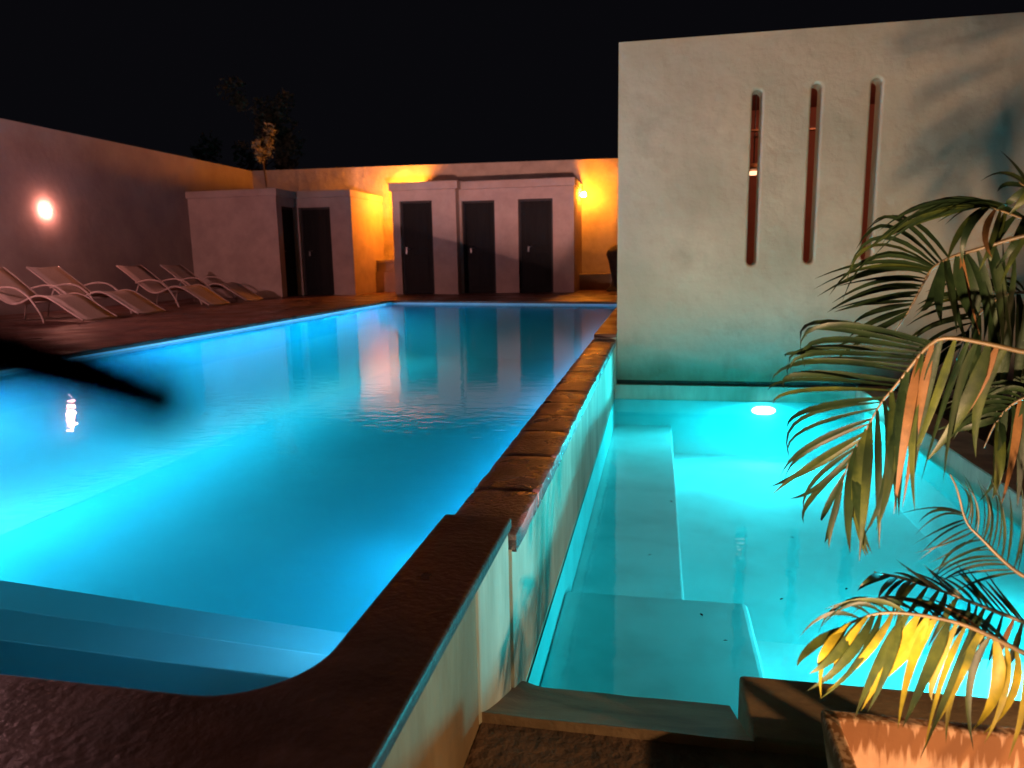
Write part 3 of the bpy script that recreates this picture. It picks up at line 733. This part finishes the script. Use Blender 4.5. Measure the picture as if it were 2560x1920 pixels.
# ------------------------------------------------------------------ planter with palm
pt = thing('planter', (0.8, 1.3, -0.44), 'orange plaster planter with dirt runs at the bottom right corner', 'planter')
def ring(o, z, ins): return [(0.38+o+ins, 0.95+o+ins, z), (1.30-o-ins, 0.95+o+ins, z), (1.30-o-ins, 1.63-o-ins, z), (0.38+o+ins, 1.63-o-ins, z)]
q = MB()
rings = [ring(0, -0.438, 0.03), ring(0, -0.24, 0.0), ring(0.002, -0.228, 0.0), ring(0.030, -0.228, 0.0), ring(0.034, -0.236, 0.0), ring(0.05, -0.42, 0.0)]
for rr in rings: q.v += rr
for i in range(len(rings)-1):
    for j in range(4):
        q.f.append((i*4+j, i*4+(j+1) % 4, (i+1)*4+(j+1) % 4, (i+1)*4+j)); q.sm.append(False)
q.build('box', M_planter, pt, bevel=0.006)
b = MB(); nn = 14
for j in range(nn+1):
    for i in range(nn+1):
        x = 0.43+0.82*i/nn; y = 1.0+0.58*j/nn; b.v.append((x, y, -0.385+0.02*mnoise.noise(Vector((x*9, y*9, 2)))))
for j in range(nn):
    for i in range(nn):
        k = j*(nn+1)+i; b.f.append((k, k+1, k+nn+2, k+nn+1)); b.sm.append(True)
b.build('soil', M_soil, pt)

pm = thing('potted_palm', (1.0, 1.3, -0.38), 'arching palm with green, yellow and browned leaflets leaning in from the right', 'palm')
canes = [((0.92,1.34,-0.38),(0.98,1.50,0.15),(1.00,1.62,0.55)), ((1.05,1.28,-0.38),(1.12,1.55,0.3),(1.10,1.80,0.78)), ((1.12,1.38,-0.38),(1.0,1.6,0.5),(0.93,1.88,0.98)), ((0.86,1.26,-0.38),(0.92,1.38,-0.1),(0.95,1.46,0.0))]
for a, b_, c_ in canes:
    pts = []
    for i in range(9):
        u = i/8; pts.append(Vector(a)*(1-u)**2+Vector(b_)*2*u*(1-u)+Vector(c_)*u*u)
    MB().tube(pts, [0.020-0.010*i/8 for i in range(9)], 10).build('cane', M_cane, pm)
FRONDS=[
 dict(r=[[0.809,1.75,0.573],[0.716,1.772,0.597],[0.632,1.794,0.612],[0.609,1.817,0.586],[0.591,1.839,0.548],[0.558,1.861,0.481],[0.535,1.883,0.438],[0.506,1.906,0.347],[0.481,1.928,0.277],[0.468,1.95,0.162]],fans=[
  dict(n=26,w=0.020,mode='dark',keys=[[[0.655,1.86,0.606],[0.383,1.94,0.654],[0.345,1.88,0.592]],[[0.624,1.86,0.578],[0.363,1.94,0.585],[0.331,1.88,0.537]],[[0.598,1.86,0.545],[0.341,1.94,0.555],[0.305,1.88,0.507]],[[0.551,1.86,0.485],[0.334,1.94,0.493],[0.282,1.88,0.445]],[[0.506,1.86,0.427],[0.354,1.94,0.357],[0.304,1.88,0.291]],[[0.48,1.86,0.339],[0.379,1.94,0.241],[0.322,1.88,0.209]],[[0.461,1.86,0.268],[0.402,1.94,0.166],[0.364,1.88,0.131]],[[0.447,1.86,0.191],[0.455,1.94,0.092],[0.454,1.88,0.062]]]),
  dict(n=19,w=0.028,mode='mix',keys=[[[0.767,1.84,0.584],[0.704,1.78,0.469],[0.673,1.76,0.353]],[[0.708,1.84,0.598],[0.646,1.78,0.477],[0.586,1.76,0.303]],[[0.648,1.84,0.608],[0.597,1.78,0.467],[0.565,1.76,0.259]],[[0.591,1.84,0.547],[0.556,1.78,0.391],[0.548,1.76,0.188]],[[0.522,1.84,0.446],[0.528,1.78,0.294],[0.519,1.76,0.143]],[[0.488,1.84,0.363],[0.476,1.78,0.224],[0.475,1.76,0.076]],[[0.456,1.84,0.274],[0.452,1.78,0.183],[0.46,1.76,0.101]]]),]),
 dict(r=[[0.852,1.9,0.839],[0.804,1.938,0.823],[0.752,1.975,0.801],[0.713,2.013,0.787],[0.696,2.05,0.768],[0.691,2.087,0.752],[0.682,2.125,0.699],[0.664,2.163,0.627],[0.645,2.2,0.572]],fans=[
  dict(n=23,w=0.020,mode='dark',keys=[[[0.792,2.08,0.801],[0.621,2.13,0.913],[0.533,2.08,0.862]],[[0.755,2.08,0.792],[0.592,2.13,0.899],[0.506,2.08,0.812]],[[0.718,2.08,0.777],[0.547,2.13,0.843],[0.464,2.08,0.687]],[[0.689,2.08,0.752],[0.581,2.13,0.774],[0.413,2.08,0.714]],[[0.676,2.08,0.722],[0.612,2.13,0.747],[0.483,2.08,0.698]],[[0.669,2.08,0.686],[0.575,2.13,0.705],[0.465,2.08,0.666]],[[0.652,2.08,0.655],[0.587,2.13,0.678],[0.457,2.08,0.634]],[[0.63,2.08,0.618],[0.571,2.13,0.608],[0.502,2.08,0.549]],[[0.613,2.08,0.586],[0.573,2.13,0.565],[0.493,2.08,0.516]]]),
  dict(n=12,w=0.026,mode='mix',keys=[[[0.872,2.02,0.833],[0.849,1.97,0.709],[0.835,1.94,0.577]],[[0.821,2.02,0.819],[0.82,1.97,0.69],[0.809,1.94,0.577]],[[0.767,2.02,0.795],[0.772,1.97,0.691],[0.78,1.94,0.581]],[[0.748,2.02,0.802],[0.748,1.97,0.691],[0.747,1.94,0.591]],[[0.702,2.02,0.763],[0.702,1.97,0.682],[0.719,1.94,0.598]],[[0.673,2.02,0.754],[0.661,1.97,0.682],[0.637,1.94,0.635]]]),]),
 dict(r=[[0.833,1.7,0.075],[0.797,1.717,0.089],[0.764,1.733,0.117],[0.729,1.75,0.156],[0.7,1.767,0.183],[0.685,1.783,0.257],[0.672,1.8,0.289]],fans=[
  dict(n=15,w=0.008,mode='dark',keys=[[[0.802,1.74,0.083],[0.729,1.74,0.078],[0.667,1.74,0.025]],[[0.767,1.74,0.114],[0.685,1.74,0.109],[0.614,1.74,0.051]],[[0.725,1.74,0.16],[0.667,1.74,0.132],[0.612,1.74,0.08]],[[0.689,1.74,0.193],[0.639,1.74,0.169],[0.601,1.74,0.113]],[[0.677,1.74,0.209],[0.634,1.74,0.24],[0.573,1.74,0.215]]]),
  dict(n=14,w=0.007,mode='dark',keys=[[[0.686,1.74,0.2],[0.701,1.77,0.257],[0.665,1.77,0.298]],[[0.722,1.74,0.159],[0.737,1.77,0.221],[0.707,1.77,0.286]],[[0.749,1.74,0.132],[0.772,1.77,0.203],[0.747,1.77,0.297]],[[0.802,1.74,0.083],[0.823,1.77,0.177],[0.797,1.77,0.289]]]),]),
 dict(r=[[0.765,1.5,-0.005],[0.728,1.515,0.006],[0.649,1.53,0.041],[0.6,1.545,0.051],[0.522,1.56,0.053],[0.471,1.575,0.041],[0.433,1.59,0.014],[0.385,1.605,-0.03],[0.339,1.62,-0.084]],fans=[
  dict(n=23,w=0.023,mode='yellow',keys=[[[0.742,1.56,-0.016],[0.733,1.51,-0.075],[0.703,1.48,-0.208]],[[0.68,1.56,0.014],[0.682,1.51,-0.072],[0.636,1.48,-0.181]],[[0.657,1.56,0.026],[0.602,1.51,-0.08],[0.571,1.48,-0.207]],[[0.626,1.56,0.036],[0.57,1.51,-0.057],[0.53,1.48,-0.154]],[[0.572,1.56,0.045],[0.515,1.51,-0.026],[0.452,1.48,-0.113]],[[0.522,1.56,0.053],[0.462,1.51,-0.023],[0.398,1.48,-0.119]],[[0.466,1.56,0.048],[0.408,1.51,-0.028],[0.359,1.48,-0.105]],[[0.425,1.56,0.028],[0.377,1.51,-0.031],[0.342,1.48,-0.089]],[[0.375,1.56,-0.006],[0.329,1.51,-0.026],[0.309,1.48,-0.056]]]),
  dict(n=12,w=0.011,mode='mix',keys=[[[0.707,1.57,0.002],[0.671,1.62,0.036],[0.599,1.62,0.049]],[[0.63,1.57,0.032],[0.591,1.62,0.049],[0.519,1.62,0.052]],[[0.525,1.57,0.048],[0.47,1.62,0.067],[0.382,1.62,0.013]],[[0.427,1.57,0.023],[0.373,1.62,0.022],[0.327,1.62,-0.059]]]),]),
 dict(r=[[0.908,1.95,0.834],[0.881,1.988,0.86],[0.816,2.025,0.896],[0.776,2.062,0.914],[0.763,2.1,0.902]],fans=[
  dict(n=16,w=0.017,mode='dark',keys=[[[0.896,2.02,0.86],[0.805,2.07,0.924],[0.689,2.04,0.867]],[[0.868,2.02,0.875],[0.777,2.07,0.934],[0.669,2.04,0.892]],[[0.832,2.02,0.891],[0.74,2.07,0.947],[0.596,2.04,0.889]],[[0.796,2.02,0.897],[0.676,2.07,0.938],[0.551,2.04,0.856]],[[0.769,2.02,0.907],[0.65,2.07,0.909],[0.517,2.04,0.791]],[[0.743,2.02,0.903],[0.643,2.07,0.874],[0.553,2.04,0.831]]]),
  dict(n=8,w=0.020,mode='mix',keys=[[[0.878,2.0,0.86],[0.827,1.95,0.804],[0.813,1.94,0.73]],[[0.806,2.0,0.89],[0.766,1.95,0.824],[0.75,1.94,0.768]],[[0.744,2.0,0.902],[0.704,1.95,0.844],[0.687,1.94,0.788]]]),]),
 dict(r=[[0.85,1.65,-0.019],[0.798,1.676,-0.005],[0.711,1.702,0.018],[0.645,1.728,0.034],[0.585,1.754,0.042],[0.518,1.78,0.046]],fans=[
  dict(n=14,w=0.009,mode='mix',keys=[[[0.81,1.7,-0.016],[0.769,1.73,0.038],[0.732,1.73,0.093]],[[0.71,1.7,0.019],[0.686,1.73,0.051],[0.643,1.73,0.077]],[[0.592,1.7,0.058],[0.559,1.73,0.061],[0.515,1.73,0.078]]]),
  dict(n=16,w=0.014,mode='mix',keys=[[[0.8,1.68,-0.007],[0.77,1.65,-0.073],[0.767,1.65,-0.131]],[[0.702,1.68,0.028],[0.67,1.65,-0.016],[0.652,1.65,-0.085]],[[0.585,1.68,0.066],[0.545,1.65,0.04],[0.524,1.65,-0.019]],[[0.501,1.68,0.084],[0.468,1.65,0.091],[0.444,1.65,0.07]]]),]),
 dict(r=[[0.88,1.9,0.891],[0.847,1.925,0.93],[0.818,1.95,0.955]],fans=[
  dict(n=5,w=0.020,mode='mix',keys=[[[0.836,1.93,0.939],[0.804,1.95,0.978],[0.762,1.96,0.992]],[[0.832,1.93,0.935],[0.778,1.95,0.984],[0.726,1.96,0.944]],[[0.819,1.93,0.94],[0.809,1.95,0.915],[0.781,1.96,0.898]],[[0.823,1.93,0.944],[0.834,1.95,0.914],[0.827,1.96,0.86]]]),]),
 dict(r=[[0.971,2.05,0.665],[0.943,2.09,0.688],[0.904,2.13,0.692],[0.867,2.17,0.658],[0.838,2.21,0.59],[0.83,2.25,0.496]],fans=[
  dict(n=14,w=0.020,mode='dark',keys=[[[0.97,2.15,0.685],[0.897,2.19,0.731],[0.815,2.17,0.701]],[[0.913,2.15,0.691],[0.819,2.19,0.732],[0.728,2.17,0.681]],[[0.859,2.15,0.659],[0.764,2.19,0.679],[0.672,2.17,0.616]],[[0.815,2.15,0.596],[0.742,2.19,0.581],[0.659,2.17,0.516]],[[0.793,2.15,0.509],[0.751,2.19,0.458],[0.708,2.17,0.393]]]),
  dict(n=12,w=0.028,mode='dark',keys=[[[0.985,2.12,0.671],[0.963,2.08,0.52],[0.943,2.08,0.33]],[[0.919,2.12,0.692],[0.915,2.08,0.541],[0.902,2.08,0.372]],[[0.865,2.12,0.672],[0.871,2.08,0.52],[0.866,2.08,0.35]],[[0.813,2.12,0.609],[0.818,2.08,0.477],[0.811,2.08,0.327]],[[0.786,2.12,0.524],[0.774,2.08,0.434],[0.771,2.08,0.347]]]),]),
 dict(r=[[0.963,1.95,0.441],[0.922,1.975,0.45],[0.882,2.0,0.43],[0.852,2.025,0.372],[0.84,2.05,0.292]],fans=[
  dict(n=10,w=0.020,mode='dark',keys=[[[0.934,2.0,0.446],[0.872,2.03,0.475],[0.798,2.02,0.445]],[[0.882,2.0,0.43],[0.811,2.03,0.443],[0.737,2.02,0.392]],[[0.841,2.0,0.378],[0.79,2.03,0.359],[0.725,2.02,0.296]]]),
  dict(n=9,w=0.026,mode='mix',keys=[[[0.942,1.98,0.445],[0.916,1.94,0.343],[0.902,1.94,0.211]],[[0.873,1.98,0.434],[0.875,1.94,0.322],[0.87,1.94,0.178]],[[0.825,1.98,0.361],[0.824,1.94,0.29],[0.815,1.94,0.186]]]),]),]
rp_ = random.Random(21)
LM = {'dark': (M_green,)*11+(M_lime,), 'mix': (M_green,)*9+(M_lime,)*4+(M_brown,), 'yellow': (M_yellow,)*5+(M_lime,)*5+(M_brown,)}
ROOTS = [(1.00,1.62,0.55), (1.10,1.80,0.78), (1.00,1.62,0.35), (0.95,1.46,-0.02), (0.93,1.88,0.98), (1.00,1.55,0.05), (0.93,1.88,0.95), (0.98,1.95,0.80), (1.05,1.80,0.50)]
def leaflet(base, mid, tip, w, m, parent):
    base, mid, tip = Vector(base), Vector(mid), Vector(tip)
    ctrl = mid*2-(base+tip)*0.5
    ctrl = ctrl.lerp(mid, 0.6)
    ns = 8; q = MB(); fold = rp_.uniform(0.12, 0.35)
    n0 = Vector((rp_.uniform(-.35, .35), -0.75, rp_.uniform(0.25, 0.9))).normalized()
    tw = rp_.uniform(-0.5, 0.5)
    for i in range(ns+1):
        u = i/ns
        p = base*(1-u)**2+ctrl*2*u*(1-u)+tip*u*u
        d = ((ctrl-base)*2*(1-u)+(tip-ctrl)*2*u).normalized()
        s_ = d.cross(n0).normalized(); nrm = s_.cross(d)
        an = tw*u; s2 = s_*math.cos(an)+nrm*math.sin(an); n2 = s2.cross(d)
        prof = (0.35+0.65*min(1, u/0.22)) * (1-max(0, (u-0.35)/0.65)**1.6) + 0.02
        hw = w*0.5*prof
        q.v += [tuple(p-s2*hw+n2*hw*fold), tuple(p), tuple(p+s2*hw+n2*hw*fold)]
    for i in range(ns):
        k = i*3
        q.f += [(k, k+1, k+4, k+3), (k+1, k+2, k+5, k+4)]; q.sm += [True, True]
    return q.build('leaflet', m, parent)
def near_on(pts, p):
    best = None
    for i in range(len(pts)-1):
        a, b_ = Vector(pts[i]), Vector(pts[i+1]); ab = b_-a
        u = max(0, min(1, (p-a).dot(ab)/ab.length_squared)); c_ = a+ab*u
        if best is None or (c_-p).length < best[0]: best = ((c_-p).length, c_)
    return best[1]
for fi, f in enumerate(FRONDS):
    r_ = [Vector(p) for p in f['r']]
    root = Vector(ROOTS[fi]); first = r_[0]
    path = [root, root.lerp(first, 0.35)+Vector((0, 0, 0.06)), root.lerp(first, 0.7)+Vector((0, 0, 0.05))] + r_
    # smooth
    for _ in range(2):
        np_ = [path[0]]
        for i in range(len(path)-1):
            np_ += [path[i].lerp(path[i+1], .25), path[i].lerp(path[i+1], .75)]
        path = np_+[path[-1]]
    nP = len(path)
    fr = MB().tube(path, [0.0075*(1-0.8*i/(nP-1)) for i in range(nP)], 7).build('frond', M_cane, pm)
    for fan_ in f['fans']:
        K = fan_['keys']; n = round(fan_['n']*1.05)
        for i in range(n):
            u = (i+rp_.uniform(-.25, .25))/(n-1)*(len(K)-1) if n > 1 else 0
            u = max(0, min(len(K)-1.0001, u)); k = int(u); v = u-k
            bb, mm, tt = [Vector(K[k][j]).lerp(Vector(K[k+1][j]), v) for j in range(3)]
            bb = near_on(path, bb)
            jit = 0.010 if fan_['w'] < .02 else 0.018
            mm = mm+Vector((rp_.gauss(0, jit*.5), rp_.gauss(0, jit), rp_.gauss(0, jit*.5)))
            tt = tt+Vector((rp_.gauss(0, jit), rp_.gauss(0, jit*1.5), rp_.gauss(0, jit)))
            leaflet(bb, mm, tt, fan_['w']*(0.74 if fan_['mode'] == 'dark' else 0.86)*rp_.uniform(.65, 1.2), rp_.choice(LM[fan_['mode']]), fr)

# ------------------------------------------------------------------ dark plant leaning in close to the viewpoint
dp = thing('dark_plant', (-0.52, -0.05, 0), 'blurred dark leaf reaching over the pool from the left edge', 'plant')
MB().tube([(-0.52,-0.05,0),(-0.53,-0.04,0.35),(-0.50,0.0,0.60)], [0.008,0.006,0.004], 8).build('stem', M_fore, dp)
q = MB(); ctl = [(-0.52,0.0,0.60),(-0.36,-0.03,0.745),(-0.15,0.02,0.802),(-0.0657,0.0624,0.7916),(-0.0593,0.0655,0.7891),(-0.0505,0.0700,0.7843)]
wid = [0.002,0.004,0.0046,0.0044,0.0040,0.0030]
for i, p in enumerate(ctl):
    p = Vector(p); d = (Vector(ctl[min(i+1, 5)])-Vector(ctl[max(i-1, 0)])).normalized(); s_ = d.cross(Vector((0.3,-0.9,0.3))).normalized()
    q.v += [tuple(p-s_*wid[i]), tuple(p+d.cross(s_)*wid[i]*.3), tuple(p+s_*wid[i])]
for i in range(5):
    k = i*3; q.f += [(k,k+1,k+4,k+3),(k+1,k+2,k+5,k+4)]; q.sm += [True, True]
q.build('leaf', M_fore, dp)

# ------------------------------------------------------------------ floating leaf scraps on the plunge pool
for (x, y) in ((0.55,3.15),(0.28,2.75),(-0.02,3.55),(0.85,3.3),(0.1,4.4),(0.72,3.9),(0.2,2.95),(1.15,5.9)):
    a = random.uniform(0, 6.28); s_ = random.uniform(0.010, 0.018); ca, sa = math.cos(a), math.sin(a)
    q = MB(); q.poly([(x-ca*s_, y-sa*s_, -0.686), (x+sa*s_*.4, y-ca*s_*.4, -0.684), (x+ca*s_, y+sa*s_, -0.685), (x-sa*s_*.4, y+ca*s_*.4, -0.684)])
    tag(q.build('fallen_leaf', M_fore), 'tiny dark leaf scrap floating on the turquoise plunge pool', 'leaf', 'leaf scraps on the plunge pool')

# ------------------------------------------------------------------ what stands behind the viewpoint: post lamp, ground spotlight
pl = thing('post_lamp', (2.68, 0.12, -0.44), 'garden post lamp standing to the right of the planter, outside the view', 'lamp')
MB().tube([(2.74,0.10,-0.44),(2.74,0.10,1.05)], 0.025, 10).build('post', M_dark, pl)
MB().lathe([(0.12,0.0),(0.10,0.03),(0.03,0.07)], (2.66,0.12,1.02), 18).build('hood', M_dark, pl)
gs = thing('ground_spotlight', (-0.2, 0.28, -0.44), 'hooded ground floodlight below the viewpoint', 'lamp')
MB().tube([(-0.2,0.25,-0.44),(-0.2,0.25,-0.16)], 0.012, 8).build('spike', M_dark, gs)
hd = MB()
hd.box(-0.27,-0.13,0.24,0.258,-0.20,-0.06)
hd.prism([(-0.26,0.262),(-0.14,0.262),(0.1,0.75),(-0.40,0.75)], -0.166, -0.162)
hd.v = [(x, y, z+(0.042 if y > 0.45 else 0)) for x, y, z in hd.v]
hd.build('hood', M_dark, gs)  # lower plate added to cut the beam off the near wall
MB().prism([(-0.245,0.262),(-0.241,0.262),(-0.246,0.75),(-0.250,0.75)], -0.17, -0.045).build('barn_door', M_dark, gs)  # flap added to keep the beam off the coping edge
gs['label'] = 'hooded floodlight on a spike beside the dividing wall, below the viewpoint'; gs.name = 'floodlight'
g2 = thing('ground_spotlight', (0.46, 0.27, -0.44), 'small round ground spotlight in front of the planter, below the viewpoint', 'lamp')
MB().tube([(0.46,0.26,-0.44),(0.46,0.26,-0.37)], 0.010, 8).build('spike', M_dark, g2)
MB().tube([(0.478,0.20,-0.338),(0.468,0.255,-0.332)], [0.03,0.038], 14).build('housing', M_dark, g2)
hd = MB(); hd.prism([(0.49,0.262),(0.425,0.262),(0.30,0.50),(0.44,0.54)], -0.349, -0.346)
hd.v = [(x, y, z+(0.057 if x < 0.35 and y > 0.45 else 0.031 if y > 0.45 else 0)) for x, y, z in hd.v]
hd.build('lip', M_dark, g2)  # plate added to keep the beam off the weir face
pu = thing('planter_fill', (0.80, 1.05, -0.385), 'tiny unseen fill light added in the planter soil', 'lamp')  # unseen fixture added for the planter fill
MB().tube([(0.80,1.05,-0.40),(0.80,1.05,-0.35)], 0.006, 8).build('spike', M_dark, pu)
MB().tube([(0.80,1.03,-0.345),(0.80,1.065,-0.338)], [0.016,0.022], 12).build('housing', M_dark, pu)
